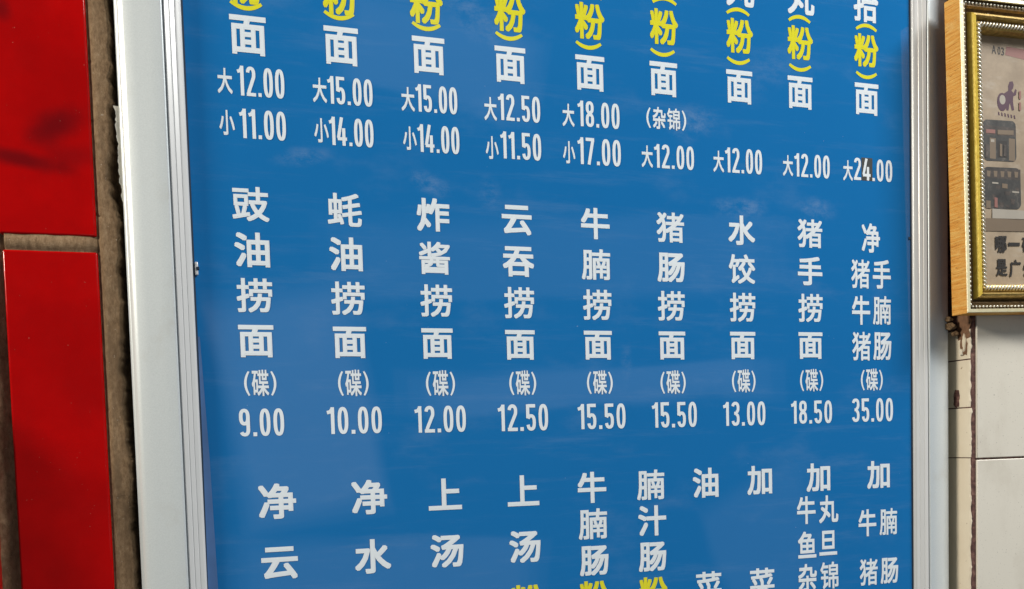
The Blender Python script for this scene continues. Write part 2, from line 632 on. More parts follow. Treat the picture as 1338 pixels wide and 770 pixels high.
def glyph(ch, bold):
    """vertices (x, z) and faces of one character, em = 1, from Blender's own built-in font"""
    k = (ch, bold)
    if k in _fc: return _fc[k]
    cu = bpy.data.curves.new('lettering', 'FONT')
    cu.body = ch
    cu.size = 1.0
    cu.resolution_u = 3
    cu.fill_mode = 'FRONT'
    o = bpy.data.objects.new('lettering', cu)
    COL.objects.link(o)
    dg = bpy.context.evaluated_depsgraph_get()
    me = bpy.data.meshes.new_from_object(o.evaluated_get(dg))
    V = np.array([(v.co.x, v.co.y) for v in me.vertices])
    Fc = [tuple(p.vertices) for p in me.polygons]
    bpy.data.objects.remove(o); bpy.data.curves.remove(cu); bpy.data.meshes.remove(me)
    # heavier weight: the outline is thickened by laying slightly shifted copies over each other
    if bold:
        n0 = len(V); VV = [V]; FF = list(Fc)
        for q, d in enumerate(((1, 1), (1, 0), (1, -1), (0, -1), (-1, -1), (-1, 0), (-1, 1), (0, 1))):
            VV.append(V + np.array(d) * bold * 0.88)
            FF += [tuple(i + n0 * (q + 1) for i in f) for f in Fc]
        V, Fc = np.concatenate(VV), FF
    _fc[k] = (V, Fc)
    if bold: _layers[k] = n0
    return _fc[k]


def stroke(pts, wid, closed=False):
    """flat strip of constant width along a polyline (mitred joins)"""
    P_ = [np.array(p, float) for p in pts]
    n = len(P_)
    V, Fc = [], []
    for i in range(n):
        a = P_[i - 1] if (i > 0 or closed) else None
        b = P_[(i + 1) % n] if (i < n - 1 or closed) else None
        d1 = (P_[i] - a) / (np.linalg.norm(P_[i] - a) + 1e-9) if a is not None else None
        d2 = (b - P_[i]) / (np.linalg.norm(b - P_[i]) + 1e-9) if b is not None else None
        if d1 is None: d1 = d2
        if d2 is None: d2 = d1
        n1 = np.array((-d1[1], d1[0])); n2 = np.array((-d2[1], d2[0]))
        m = n1 + n2
        m = m / (np.linalg.norm(m) + 1e-9)
        k = 1.0 / max(0.45, float(m @ n1))
        wv = wid[i] if hasattr(wid, '__len__') else wid
        V.append(P_[i] + m * k * wv / 2); V.append(P_[i] - m * k * wv / 2)
    for i in range(n if closed else n - 1):
        j = (i + 1) % n
        Fc.append((2 * i, 2 * i + 1, 2 * j + 1, 2 * j))
    return V, Fc


def arc(cx, cy, rx, ry, a0, a1, n=14, p=1.0):
    out = []
    for i in range(n + 1):
        a = math.radians(a0 + (a1 - a0) * i / n)
        c, s = math.cos(a), math.sin(a)
        out.append((cx + rx * math.copysign(abs(c) ** p, c), cy + ry * math.copysign(abs(s) ** p, s)))
    return out


DW, DT = 0.33, 0.118     # digit width and stroke for height 1
h_ = DT / 2


def digit(ch):
    W = DW
    q = 0.8
    L, R_, C = h_, W - h_, W / 2
    rx = C - h_
    if ch == '.': return [[(0.0, 0.066), (0.115, 0.066)]], 0.115, 0.132
    if ch == '1': return [[(0.0, 0.80), (0.10, 0.83), (0.155, 0.93)], [(0.165, 1.0), (0.165, 0.0)]], 0.225, DT
    if ch == '0': return [('c', arc(C, 0.5, rx, 0.5 - h_, 0, 360, 36, q)[:-1])], W, DT
    if ch == '2': return [arc(C, 1 - h_ - 0.20, rx, 0.20, 170, -25, 14, q) + [(L + 0.03, 0.17), (L + 0.01, h_)], [(0.0, h_), (W, h_)]], W, DT
    if ch == '3': return [arc(C, 0.75, rx, 0.25 - h_, 165, -80, 14, q), arc(C, 0.27, rx, 0.27 - h_, 85, -165, 16, q), [(C - 0.05, 0.52), (C + 0.03, 0.52)]], W, DT
    if ch == '4': return [[(W * 0.52, 1.0), (h_ * 0.5, 0.26)], [(0.0, 0.24), (W * 1.08, 0.24)], [(W * 0.72, 0.62), (W * 0.72, 0.0)]], W * 1.08, DT
    if ch == '5': return [[(W * 0.95, 1 - h_), (L + 0.005, 1 - h_)], [(L, 1.0), (L, 0.47)], arc(C, 0.31, rx, 0.31 - h_, 150, -165, 20, q)], W, DT
    if ch == '7': return [[(0.0, 1 - h_), (W, 1 - h_)], [(W - h_ * 0.9, 0.95), (W * 0.33, 0.0)]], W, DT
    if ch == '8': return [('c', arc(C, 0.75, rx * 0.95, 0.25 - h_, 0, 360, 28, q)[:-1]), ('c', arc(C, 0.27, rx, 0.27 - h_, 0, 360, 28, q)[:-1])], W, DT
    if ch == '9': return [('c', arc(C, 0.70, rx, 0.30 - h_, 0, 360, 28, q)[:-1]), [(R_, 0.70), (R_, 0.45)] + arc(C, 0.27, rx, 0.27 - h_, 0, -150, 14, q)], W, DT
    raise KeyError(ch)


class Print:
    """collects flat letter shapes on the board and links them as one thin mesh"""
    def __init__(self, lift=0.00012):
        self.v, self.f = [], []
        self.lift = lift
        self.k = 0

    def add(self, V, Fc, M, layer=0):
        n = len(self.v)
        y = -self.lift - 0.000012 * (self.k % 12)       # strokes that cross lie a hair apart
        self.k += 1
        for i, p in enumerate(V):
            x, z = M(p)
            self.v.append((x, y - (0.000010 * (i // layer) if layer else 0), z))
        for f in Fc:
            self.f.append(tuple(n + i for i in f))

    def build(self, name, mat, parent=None, xf=None):
        if xf: self.v = [xf(p) for p in self.v]
        o = mesh_obj(name, self.v, self.f, mat, parent)
        me = o.data
        # all faces look at the viewer
        bm = bmesh.new(); bm.from_mesh(me)
        for f in bm.faces:
            if f.normal.y > 0: f.normal_flip()
        bm.to_mesh(me); bm.free()
        return o


def box_world(px0, px1, py0, py1):
    """upright rectangle on the panel whose outline in the photograph fills the given pixel box"""
    cx, cy = (px0 + px1) / 2, (py0 + py1) / 2
    c = P(cx, cy)
    tw, th = px1 - px0, py1 - py0
    W, H = tw * 0.0005, th * 0.0005
    for _ in range(25):
        q = [proj((c.x + sx * W / 2, 0, c.z + sz * H / 2)) for sx in (-1, 1) for sz in (-1, 1)]
        w_ = max(a[0] for a in q) - min(a[0] for a in q)
        hh = max(a[1] for a in q) - min(a[1] for a in q)
        W *= 0.5 + 0.5 * tw / w_; H *= 0.5 + 0.5 * th / hh
    return c.x, c.z, W, H


def put_char(pr, ch, cx, cz, sx, sz, bold, fit=None):
    if ch in DENSE: bold = round(bold * 0.74, 4)
    V, Fc = glyph(ch, bold)
    lo, hi = V.min(0), V.max(0)
    mid = (lo + hi) / 2
    if fit:
        sx, sz = fit[0] / (hi[0] - lo[0]), fit[1] / (hi[1] - lo[1])
    pr.add(V, Fc, lambda p: (cx + (p[0] - mid[0]) * sx, cz + (p[1] - mid[1]) * sz), _layers.get((ch, bold), 0))


def put_digits(pr, s, px0, px1, py0, py1):
    cx, cz, W, H = box_world(px0, px1, py0, py1)
    gap = 0.085
    items, x = [], 0.0
    for ch in s:
        st, wd, t = digit(ch)
        items.append((x, st, t)); x += wd + gap
    tot = x - gap
    kx = W / tot
    for x0, st, t in items:
        for s_ in st:
            closed = isinstance(s_, tuple) and s_[0] == 'c'
            pts = s_[1] if closed else s_
            # strokes drawn in final proportions so their width stays even
            r = kx / H
            V, Fc = stroke([((a + x0) * r, b) for a, b in pts], t * (0.5 + 0.5 * r) if s_ is not None else t, closed)
            pr.add(V, Fc, lambda p: (cx - W / 2 + p[0] * H, cz - H / 2 + p[1] * H))


def put_paren(pr, cx, cz, w_, h__, side, thick, rot=False):
    """bracket: side -1 opens right, +1 opens left; rot lays it on its back for vertical text"""
    n = 12
    pts, wd = [], []
    for i in range(n + 1):
        f = -1 + 2 * i / n
        pts.append((side * (w_ / 2) * (1 - 2 * f * f), f * h__ / 2))
        wd.append(thick * (0.72 + 0.28 * (1 - f * f)))
    if rot:
        pts = [(b, a) for a, b in pts]
    V, Fc = stroke(pts, wd)
    pr.add(V, Fc, lambda p: (cx + p[0], cz + p[1]))


def em_from(px0, px1, py0, py1, ch, bold):
    x, z, W, H = box_world(px0, px1, py0, py1)
    V, _ = glyph(ch, bold)
    e = V.max(0) - V.min(0)
    return W / e[0], H / e[1]


BOLD = 0.030
BOLD2 = 0.025
DENSE = '酱捞猪腩碟锦蚝豉饺菜'
# em sizes for each kind of lettering, from a well-seen character of that kind
EM_DISH = em_from(310.9, 358.8, 424.8, 467.3, '面', BOLD)
EM_TOP = em_from(299.2, 349.1, 18.5, 74.7, '面', BOLD)
EM_LOW = em_from(559.0, 603.8, 624.4, 667.3, '上', BOLD)
EM_LOW2 = em_from(754.4, 792.6, 615.8, 658, '牛', BOLD)
EM_PAIR = em_from(1113, 1137, 386.2, 424.7, '牛', BOLD2)
EM_PAIR3 = em_from(1121.6, 1145, 665, 701.7, '牛', BOLD2)


def lettering(name, mat, chars, em, bold=BOLD):
    pr = Print()
    for ch, px, py in chars:
        c = P(px, py)
        put_char(pr, ch, c.x, c.z, em[0], em[1], bold)
    return under_board(pr.build(name, mat))


# --- upper block: noodle dishes with large and small portion prices
TOP_MIAN = [(324.2, 46.6), (446, 60.5), (560, 73), (666.8, 85.2), (771, 96), (867, 103.8), (966, 114), (1045.5, 121.5), (1132.3, 130)]
TOP_FEN = [(319.5, -21), (444.5, -6), (557, 6.5), (666, 17.5), (770.4, 28), (867.5, 35.6), (966.4, 47.5), (1045.5, 56.5), (1131.8, 66.4)]
TOP_PB = [(321.5, 7.5), (443, 20.5), (557, 34.7), (665, 47.5), (769, 59.4), (865.7, 68.8), (964.8, 79.6), (1045.3, 88.6), (1132, 98.4)]
TOP_PT = [None, None, None, None, (770, -6), (868, 1.5), (964, 15.7), (1044.4, 25.3), (1131.8, 36.5)]
TOP_NAME = [None, None, None, None, None, ('丸', 868, -27), ('丸', 967, -14), ('丸', 1046.5, -3), ('拾', 1131.4, 7)]
for i in range(9):
    ch = [('面',) + TOP_MIAN[i]]
    if TOP_NAME[i]: lettering('dish_character', M_WHITE, [TOP_NAME[i]], EM_TOP)
    lettering('dish_name', M_WHITE, ch, EM_TOP)
    pr = Print()
    c = P(*TOP_FEN[i]); put_char(pr, '粉', c.x, c.z, EM_TOP[0] * 0.97, EM_TOP[1] * 0.97, BOLD)
    wp = EM_TOP[0] * 0.80
    for q, side in ((TOP_PB[i], -1), (TOP_PT[i], 1)):
        if q:
            c = P(*q); put_paren(pr, c.x, c.z, 0.0033, wp, side, 0.0027, True)
    under_board(pr.build('bracketed_word', M_YELLOW))
TOP_PRICES = [
    ('大', 293.8, 105.7, '12.00', 309.7, 372.4, 85.8, 130), ('大', 417.7, 118, '15.00', 427.7, 487.5, 99.3, 140.5),
    ('大', 533, 129.8, '15.00', 542.8, 598, 110, 150.4), ('大', 640.8, 142.4, '12.50', 650.7, 706.3, 122.4, 161.4),
    ('大', 742.6, 150.7, '18.00', 754.7, 810, 131.4, 169.5), ('大', 845.5, 204.7, '12.00', 854.7, 907.2, 188.3, 222.9),
    ('大', 938.8, 211.2, '12.00', 947.5, 996, 192.8, 228.7), ('大', 1029.4, 216.6, '12.00', 1038, 1084.3, 200.4, 234),
    ('大', 1107.8, 223, '24.00', 1115.7, 1166, 206.3, 238.6),
    ('小', 296.6, 160.4, '11.00', 312.6, 374.5, 142, 184.8), ('小', 420, 170.7, '14.00', 429.8, 488.7, 152.5, 193.7),
    ('小', 535.5, 181, '14.00', 545.5, 600.8, 162.3, 202.4), ('小', 643, 193.3, '11.50', 653.8, 707.6, 171.7, 210.8),
    ('小', 743.5, 199.3, '17.00', 754.7, 811.7, 179.4, 218.4)]
EM_SZ = em_from(283.3, 304.3, 88.2, 123.2, '大', BOLD2)
for size, cx, cy, num, a, b, c_, d in TOP_PRICES:
    pr = Print()
    p = P(cx, cy)
    put_char(pr, size, p.x, p.z, EM_SZ[0], EM_SZ[1], BOLD2)
    put_digits(pr, num, a, b, c_, d)
    under_board(pr.build('portion_price', M_WHITE))
pr = Print(0.00006)
x, z, W, H = box_world(1125.5, 1140, 206, 237)
pr.add([(-.5, -.5), (.5, -.5), (.5, .5), (-.5, .5)], [(0, 1, 2, 3)], lambda p: (x + p[0] * W, z + p[1] * H))
under_board(pr.build('price_patch', M_STICKER))


def bracketed(name, text, px0, px1, py0, py1):
    pr = Print()
    x, z, W, H = box_world(px0, px1, py0, py1)
    th = 0.0015
    put_paren(pr, x - W / 2 + 0.0013, z - 0.02 * H, 0.0022, H * 0.88, -1, th)
    put_paren(pr, x + W / 2 - 0.0013, z - 0.02 * H, 0.0022, H * 0.88, 1, th)
    inner = W - 0.0075
    cw = inner / len(text)
    for k, ch in enumerate(text):
        put_char(pr, ch, x - inner / 2 + cw * (k + 0.5), z, 1, 1, BOLD2, (cw * (0.95 if len(text) == 1 else 0.90), H * 0.97))
    under_board(pr.build(name, M_WHITE))


bracketed('serving_note', '杂锦', 845.3, 896, 138.5, 172.5)

# --- middle block: tossed noodles by the plate
MID = [('豉油捞面', [(327.4, 266.8), (329.4, 326.7), (332.7, 386.2), (334.9, 446)]),
       ('蚝油捞面', [(450.3, 274.5), (452, 332.4), (454.8, 390.2), (457.3, 447.7)]),
       ('炸酱捞面', [(566, 281), (567.9, 337.5), (570.2, 393.2), (571.5, 449.2)]),
       ('云吞捞面', [(675.2, 287.9), (677.3, 342.2), (678.4, 396), (679.7, 450.9)]),
       ('牛腩捞面', [(777.8, 292.4), (778.7, 345.8), (780.4, 398.6), (781.4, 451.3)]),
       ('猪肠捞面', [(875.8, 297.5), (876.8, 349.8), (877.1, 400), (878.2, 451.7)]),
       ('水饺捞面', [(969, 301.2), (969.4, 351.8), (970.2, 401.8), (970.5, 451.7)]),
       ('猪手捞面', [(1058.2, 305.4), (1058.4, 354.4), (1059, 402.7), (1059, 451.8)])]
for s, pts in MID:
    lettering('dish_name', M_WHITE, [(ch,) + p for ch, p in zip(s, pts)], EM_DISH)
lettering('dish_name', M_WHITE, [('净', 1137.8, 311.3), ('猪', 1124.2, 358.2), ('手', 1152, 358.7), ('牛', 1125, 405.5),
                                 ('腩', 1152.2, 405.8), ('猪', 1125.5, 452.6), ('肠', 1152.7, 452.6)], EM_PAIR, BOLD2)
for b in [(319.5, 360.7, 482.6, 518.4), (442.2, 481.2, 482.6, 518.4), (557.1, 594, 483.4, 518.4), (666, 700, 483.6, 517.4),
          (767.5, 800, 483.6, 516), (863.6, 895.3, 483.6, 515.6), (957, 986.5, 482.3, 513.5), (1046, 1074.8, 481.8, 512.2), (1125.5, 1152.7, 481.3, 511.2)]:
    bracketed('serving_note', '碟', *b)
for num, *b in [('9.00', 311.7, 372.3, 533.7, 570.3), ('10.00', 427.2, 500, 531.3, 567.3), ('12.00', 541.8, 609.6, 530, 565.5),
                ('12.50', 650.6, 716.9, 528, 563.6), ('15.50', 755, 818, 527.3, 561), ('15.50', 852, 911, 525.2, 559),
                ('13.00', 945, 1000.5, 524.7, 556.6), ('18.50', 1033.8, 1087.5, 523.4, 553.8), ('35.00', 1113, 1167, 520.3, 551.4)]:
    pr = Print()
    put_digits(pr, num, *b)
    under_board(pr.build('price', M_WHITE))

# --- lower block: plain dumplings, soups, rice rolls, extras
LOW = [([('净', 362.5, 655), ('云', 365.6, 736)], EM_LOW), ([('净', 482.8, 649.6), ('水', 487.3, 727)], EM_LOW),
       ([('上', 581.5, 645.9), ('汤', 584.2, 720)], EM_LOW), ([('上', 683.7, 641.2), ('汤', 686, 714.4)], EM_LOW),
       ([('牛', 773.5, 637), ('腩', 774.7, 684.6), ('肠', 776.4, 732.6)], EM_LOW2),
       ([('腩', 850.2, 633.5), ('汁', 852.2, 680.4), ('肠', 852.6, 727.5)], EM_LOW2),
       ([('油', 921.9, 630.9)], EM_LOW2), ([('菜', 926, 766)], EM_LOW2), ([('加', 992.5, 627.6)], EM_LOW2), ([('菜', 995.8, 761)], EM_LOW2)]
for ch, em in LOW:
    lettering('dish_name', M_WHITE, ch, em)
lettering('bracketed_word', M_YELLOW, [('粉', 689, 785)], EM_LOW)
lettering('bracketed_word', M_YELLOW, [('粉', 776.5, 779)], EM_LOW2)
lettering('bracketed_word', M_YELLOW, [('粉', 853.6, 773.5)], EM_LOW2)
lettering('dish_name', M_WHITE, [('加', 1069.2, 623.9), ('加', 1147.7, 620.4)][:1], EM_LOW2)
lettering('dish_name', M_WHITE, [('加', 1147.7, 620.4)], EM_LOW2)
lettering('extra_topping', M_WHITE, [('牛', 1053.4, 666.8), ('丸', 1082.6, 665.3), ('鱼', 1054.5, 712), ('旦', 1082, 709.5), ('杂', 1055, 755), ('锦', 1083.6, 752)], EM_PAIR3, BOLD2)
lettering('extra_topping', M_WHITE, [('牛', 1133.3, 683.3), ('腩', 1160.6, 681.5), ('猪', 1135, 747.6), ('肠', 1162, 745.5)], EM_PAIR3, BOLD2)

# small spring clip at the panel's left edge and a dark nick at the right one
c0 = P(257.5, 351, -0.001)
under_board(bevel_box('edge_clip', c0.x - 0.0012, c0.x + 0.0006, -0.0016, 0.0004, c0.z - 0.0040, c0.z + 0.0040, M_LIP, None, 0.0005, 2))
under_board(bevel_box('edge_clip', c0.x - 0.0004, c0.x + 0.0014, -0.0022, -0.0008, c0.z - 0.0009, c0.z + 0.0009, M_SEAL, None, 0.0002, 1))
c0 = P(1188.5, 311.5, -0.0005)
under_board(bevel_box('edge_clip', c0.x - 0.0008, c0.x + 0.0008, -0.0009, 0.0004, c0.z - 0.0010, c0.z + 0.0010, M_SEAL, None, 0.0002, 1))

# torn strip of pale film along the frame's outer edge
pr_v, pr_f = [], []
zA, zB = P(150, 136, 0.001).z, P(150, 262, 0.001).z
n = 60
for i in range(n + 1):
    f = i / n
    z = zA + (zB - zA) * f
    e = max(0.0, 0.0021 * (1 - f) ** 0.5 + 0.0011 * fbm(4, z, 260, 3)) + 0.0002
    x1 = X_FRO + 0.0004
    pr_v += [(x1, 0.0042, z), (x1 - e, 0.0035 + 0.0006 * fbm(9, z, 120, 2), z)]
for i in range(n):
    pr_f.append((2 * i, 2 * i + 1, 2 * i + 3, 2 * i + 2))
under_board(mesh_obj('torn_film', pr_v, pr_f, M_FLAKE))

# pale strip standing in for a reflection along the panel's lower left edge
vv = [P(258.5, 440, -0.0006), P(261.0, 440, -0.0007), P(274.0, 600, -0.0008), P(287, 800, -0.0010), P(273.3, 800, -0.0006), P(265.5, 600, -0.0006)]
fl = mesh_obj('reflection_strip', vv, [(0, 1, 2, 5), (5, 2, 3, 4)], M_REFLECT)
under_board(fl)

# ------------------------------------------------------------------ white tiled wall on the right
Y_W = -0.015                                          # its tiles stand proud of the board
XC = P(1270.5, 600, Y_W).x
Z_WJ = P(1290, 599.5, Y_W).z
WT = 0.30
zlo, zhi = ZB - 0.10, ZT + 0.12
bm = bmesh.new()
wall_w = bevel_box('white_tiled_wall', XC + 0.0005, XC + 0.62, Y_W + 0.0014, 0.06, zlo, zhi, M_RUST, None, 0.0)
tag(wall_w, 'off-white tiled wall corner with chipped cream edge under the gilt picture frame', 'wall', kind='structure')
wall_off = -Vector(wall_w.location)


def under_wall(o):
    o.parent = wall_w
    o.matrix_parent_inverse = Matrix.Translation(wall_off)
    return o


for r in range(-2, 2):
    for c in range(2):
        x0 = XC + 0.0048 + c * (WT + 0.0022)
        z0 = Z_WJ + 0.0007 + r * (WT + 0.0014)
        under_wall(bevel_box('tile', x0, x0 + WT, Y_W, Y_W + 0.007, max(z0, zlo), min(z0 + WT, zhi), M_WTILE, None, 0.0006, 2))
# cream edge pieces on the wall's end, each its own height, chipped at the front corner
XE = XC - 0.0008


def edge_piece(z0, z1, seed):
    rs = random.Random(seed)
    n_z = max(6, int((z1 - z0) / 0.0016)); prof = []
    vsx, fcs = [], []
    yb = 0.05
    for i in range(n_z + 1):
        z = z0 + (z1 - z0) * i / n_z
        ch = 0.0012 + 0.0009 * fbm(seed, z, 130, 4) + max(0.0, 0.003 * fbm(seed + 3, z, 40, 3) - 0.0012)
        ch = max(0.0003, ch)
        yf = Y_W + 0.0002 + ch
        for (xx, yy) in ((XE + 0.0030, yb), (XE, yb), (XE + 0.0003 * fbm(seed, z, 60, 2), yf + 0.0012), (XE + 0.0006, yf), (XE + 0.0030, yf + 0.0008)):
            vsx.append((xx, yy, z))
    k = 5
    for i in range(n_z):
        for j in range(k - 1):
            fcs.append((i * k + j, i * k + j + 1, (i + 1) * k + j + 1, (i + 1) * k + j))
    fcs.append(tuple(range(k))); fcs.append(tuple(n_z * k + j for j in range(k))[::-1])
    o = mesh_obj('edge_tile', vsx, fcs, M_CREAM)
    b_ = bmesh.new(); b_.from_mesh(o.data); bmesh.ops.recalc_face_normals(b_, faces=b_.faces[:]); b_.to_mesh(o.data); b_.free()
    return under_wall(o)


zc = [P(1258, y, -0.008).z for y in (470, 510, 533, 598.5)]
edge_piece(zc[0] + 0.0004, P(1258, 431, -0.008).z, 11.3)
edge_piece(zc[2] + 0.0005, zc[0] - 0.0006, 5.1)
edge_piece(zc[3] + 0.0004, zc[2] - 0.0005, 8.7)
edge_piece(zlo, zc[3] - 0.0004, 2.9)

# ------------------------------------------------------------------ gilt picture frame
Y_PB = Y_W - 0.001                                   # its back
PD = 0.0152                                          # depth of the moulding
a = P(1232.7, 4, Y_PB); b = P(1244.2, 413, Y_PB)
tilt = math.atan2(b.x - a.x, a.z - b.z)
FH = (a - b).length
FW = 0.26
pic = empty('picture_frame', b)
pic.rotation_euler = (0, -tilt * 0.9, 0)
tag(pic, 'gilt picture frame with beaded moulding and raw wood side around a tan poster', 'picture frame')
M4 = 0.0005
inn = 0.0228                                         # width of the moulding
c_in = {'bl': (inn, 0, inn), 'tl': (inn, 0, FH - inn), 'tr': (FW - inn, 0, FH - inn), 'br': (FW - inn, 0, inn)}
# u outward from the sight edge, h forward of the frame's back
side = [(0.0228, 0.0), (0.0228, PD - 0.001), (0.0226, PD - 0.0006)]
edgep = [(0.0226, PD - 0.0006), (0.0222, PD), (0.0200, PD + 0.0002), (0.0197, PD - 0.0008)]
groove = [(0.0197, PD - 0.0008), (0.0195, PD - 0.0022), (0.0160, PD - 0.0024), (0.0155, PD - 0.0020), (0.0145, PD - 0.0042), (0.0125, PD - 0.0052), (0.0120, PD - 0.0050)]
ridge = [(0.0120, PD - 0.0050), (0.0110, PD - 0.0020), (0.0098, PD - 0.0004), (0.0084, PD + 0.0003), (0.0074, PD - 0.0012), (0.0066, PD - 0.0050)]
inner = [(0.0066, PD - 0.0050), (0.0060, PD - 0.0036), (0.0045, PD - 0.0034), (0.0010, PD - 0.0050), (0.0, PD - 0.0090), (0.0, PD - 0.0130)]
back = [(0.0, PD - 0.0130), (0.0, 0.0), (0.0228, 0.0)]


def along(a, b, n):
    a, b = Vector(a), Vector(b)
    return [a.lerp(b, (i + 0.5) / n) for i in range(n)]


ico = bmesh.new(); bmesh.ops.create_icosphere(ico, subdivisions=1, radius=1.0)
ICO_V = [v.co.copy() for v in ico.verts]; ICO_F = [tuple(v.index for v in f.verts) for f in ico.faces]; ico.free()

for a_, b_, inw in (('bl', 'tl', (1, 0, 0)), ('tr', 'br', (-1, 0, 0)), ('tl', 'tr', (0, 0, -1)), ('br', 'bl', (0, 0, 1))):
    A, B = Vector(c_in[a_]), Vector(c_in[b_])
    rail = sweep('moulding', side + [(0.0226, PD - 0.0006)][:0] + [], A, B, inw, FR, M_WOOD, pic, 1, 1)
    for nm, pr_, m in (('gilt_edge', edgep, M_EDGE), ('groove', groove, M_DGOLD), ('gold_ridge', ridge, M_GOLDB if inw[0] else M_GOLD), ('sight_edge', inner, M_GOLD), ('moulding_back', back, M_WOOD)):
        s = sweep(nm, pr_, A, B, inw, FR, m, rail, 1, 1)
    out = -Vector(inw)
    d = (B - A).normalized()
    for nm, u, h, sp, r, slant in (('beading', 0.0178, PD - 0.0020, 0.0034, (0.00095, 0.0009, 0.0012), 0.0), ('rope_edge', 0.0034, PD - 0.0026, 0.0030, (0.0024, 0.0013, 0.0011), 0.6)):
        L = (B - A).length + 2 * u
        vv, ff = [], []
        for c0 in along(A - d * u, B + d * u, int(L / sp)):
            base = c0 + out * u + Vector(FR) * h
            n0 = len(vv)
            for v in ICO_V:
                p = out * (v.x * r[0]) + Vector(FR) * (v.y * r[1]) + d * (v.z * r[2] + slant * v.x * r[0])
                vv.append(base + p)
            ff += [tuple(n0 + i for i in f) for f in ICO_F]
        mesh_obj(nm, vv, ff, M_BEAD, rail, True)

# poster behind the moulding: printed sheet, print in thin layers
Y_PO = -(PD - 0.0118)


def PL(px, py):
    """photo pixel -> poster plane in the frame's own coordinates"""
    yy = Y_PB + Y_PO
    p = P(px, py, yy) - Vector(b)
    rot = Matrix.Rotation(tilt * 0.9, 3, 'Y')
    q = rot @ p
    return q.x, q.z


poster = mesh_obj('poster', [(inn - 0.004, Y_PO, inn - 0.004), (FW - inn + 0.004, Y_PO, inn - 0.004), (FW - inn + 0.004, Y_PO, FH - inn + 0.004), (inn - 0.004, Y_PO, FH - inn + 0.004),
                             (inn - 0.004, Y_PO + 0.001, inn - 0.004), (FW - inn + 0.004, Y_PO + 0.001, inn - 0.004), (FW - inn + 0.004, Y_PO + 0.001, FH - inn + 0.004), (inn - 0.004, Y_PO + 0.001, FH - inn + 0.004)],
                  [(0, 1, 2, 3), (7, 6, 5, 4), (0, 4, 5, 1), (1, 5, 6, 2), (2, 6, 7, 3), (3, 7, 4, 0)], M_PAPER, pic)
lay = [0]


def print_poly(name, pts, mat):
    lay[0] += 1
    y = Y_PO - 0.00008 - 0.000008 * lay[0]
    o = mesh_obj(name, [(x, y, z) for x, z in pts], [tuple(range(len(pts)))], mat, poster)
    if o.data.polygons[0].normal.y > 0: o.data.flip_normals()
    return o


def rrect(p0, p1, rad=0.003, skew=0.0):
    (x0, z1), (x1, z0) = p0, p1
    pts = []
    for cx, cz, a0 in ((x1 - rad, z1 - rad, 0), (x0 + rad, z1 - rad, 90), (x0 + rad, z0 + rad, 180), (x1 - rad, z0 + rad, 270)):
        for k in range(5):
            a = math.radians(a0 + 22.5 * k)
            pts.append((cx + rad * math.cos(a), cz + rad * math.sin(a)))
    return pts


def print_text(name, items, mat, bold):
    pr = Print()
    for ch, px, py, pw, ph in items:
        x, z = PL(px, py)
        x0, _ = PL(px - pw / 2, py); x1, _ = PL(px + pw / 2, py)
        _, z0 = PL(px, py + ph / 2); _, z1 = PL(px, py - ph / 2)
        put_char(pr, ch, x, z, 1, 1, bold, (x1 - x0, z1 - z0))
    lay[0] += 1
    y = Y_PO - 0.00008 - 0.000008 * lay[0]
    o = pr.build(name, mat, poster, lambda p: (p[0], y + p[1] * 0.3, p[2]))
    return o


q0 = PL(1313, 60)
print_poly('header_bar', [PL(1315, 61), PL(1345, 66), PL(1345, 80), PL(1313, 72)], M_PINK)
wide = PL(1315, 66)
print_text('header_text', [('A', 1298.5, 65, 5.5, 11), ('0', 1305.2, 66.5, 3.6, 10.5), ('3', 1310, 67.5, 3.6, 10.5)], M_INK, 0.012)
# seated figure emblem beside a round bowl
figure = [PL(*p) for p in ((1317, 113), (1319, 107), (1323, 106.5), (1324.5, 111), (1323.5, 116), (1321.5, 118.5), (1324.5, 122), (1326.5, 116.5), (1328.3, 118), (1327.5, 124.5), (1324, 126),
                           (1323.5, 133), (1325, 144), (1322, 145), (1319.5, 134), (1317.5, 145), (1314.5, 144), (1315.5, 131), (1314, 126), (1309, 126.5), (1304.5, 129.5), (1307, 125), (1313, 121.5), (1317.5, 118.5))]
print_poly('emblem', figure, M_PURPLE)
bx, bz = PL(1309.3, 133.5)
rx_ = (PL(1316, 133)[0] - PL(1303, 133)[0]) / 2
rz_ = (PL(1309, 122)[1] - PL(1309, 146)[1]) / 2
print_poly('emblem', [(bx + rx_ * math.cos(i * math.pi / 12), bz + rz_ * math.sin(i * math.pi / 12)) for i in range(24)], M_PURPLE)
print_poly('emblem', [(bx + 0.0004 + rx_ * 0.6 * math.cos(i * math.pi / 12), bz + 0.0018 + rz_ * 0.52 * math.sin(i * math.pi / 12)) for i in range(24)], M_PALE)
for k in range(6):
    cx_ = 1304 + 4.1 * k; cy_ = 148.5 + 0.9 * k
    print_poly('caption_mark', [PL(cx_, cy_ - 2.5), PL(cx_ + 1.6, cy_ - 1.5), PL(cx_ + 2.2, cy_ + 2.6), PL(cx_ + 0.4, cy_ + 2.0)], M_PURPLE)
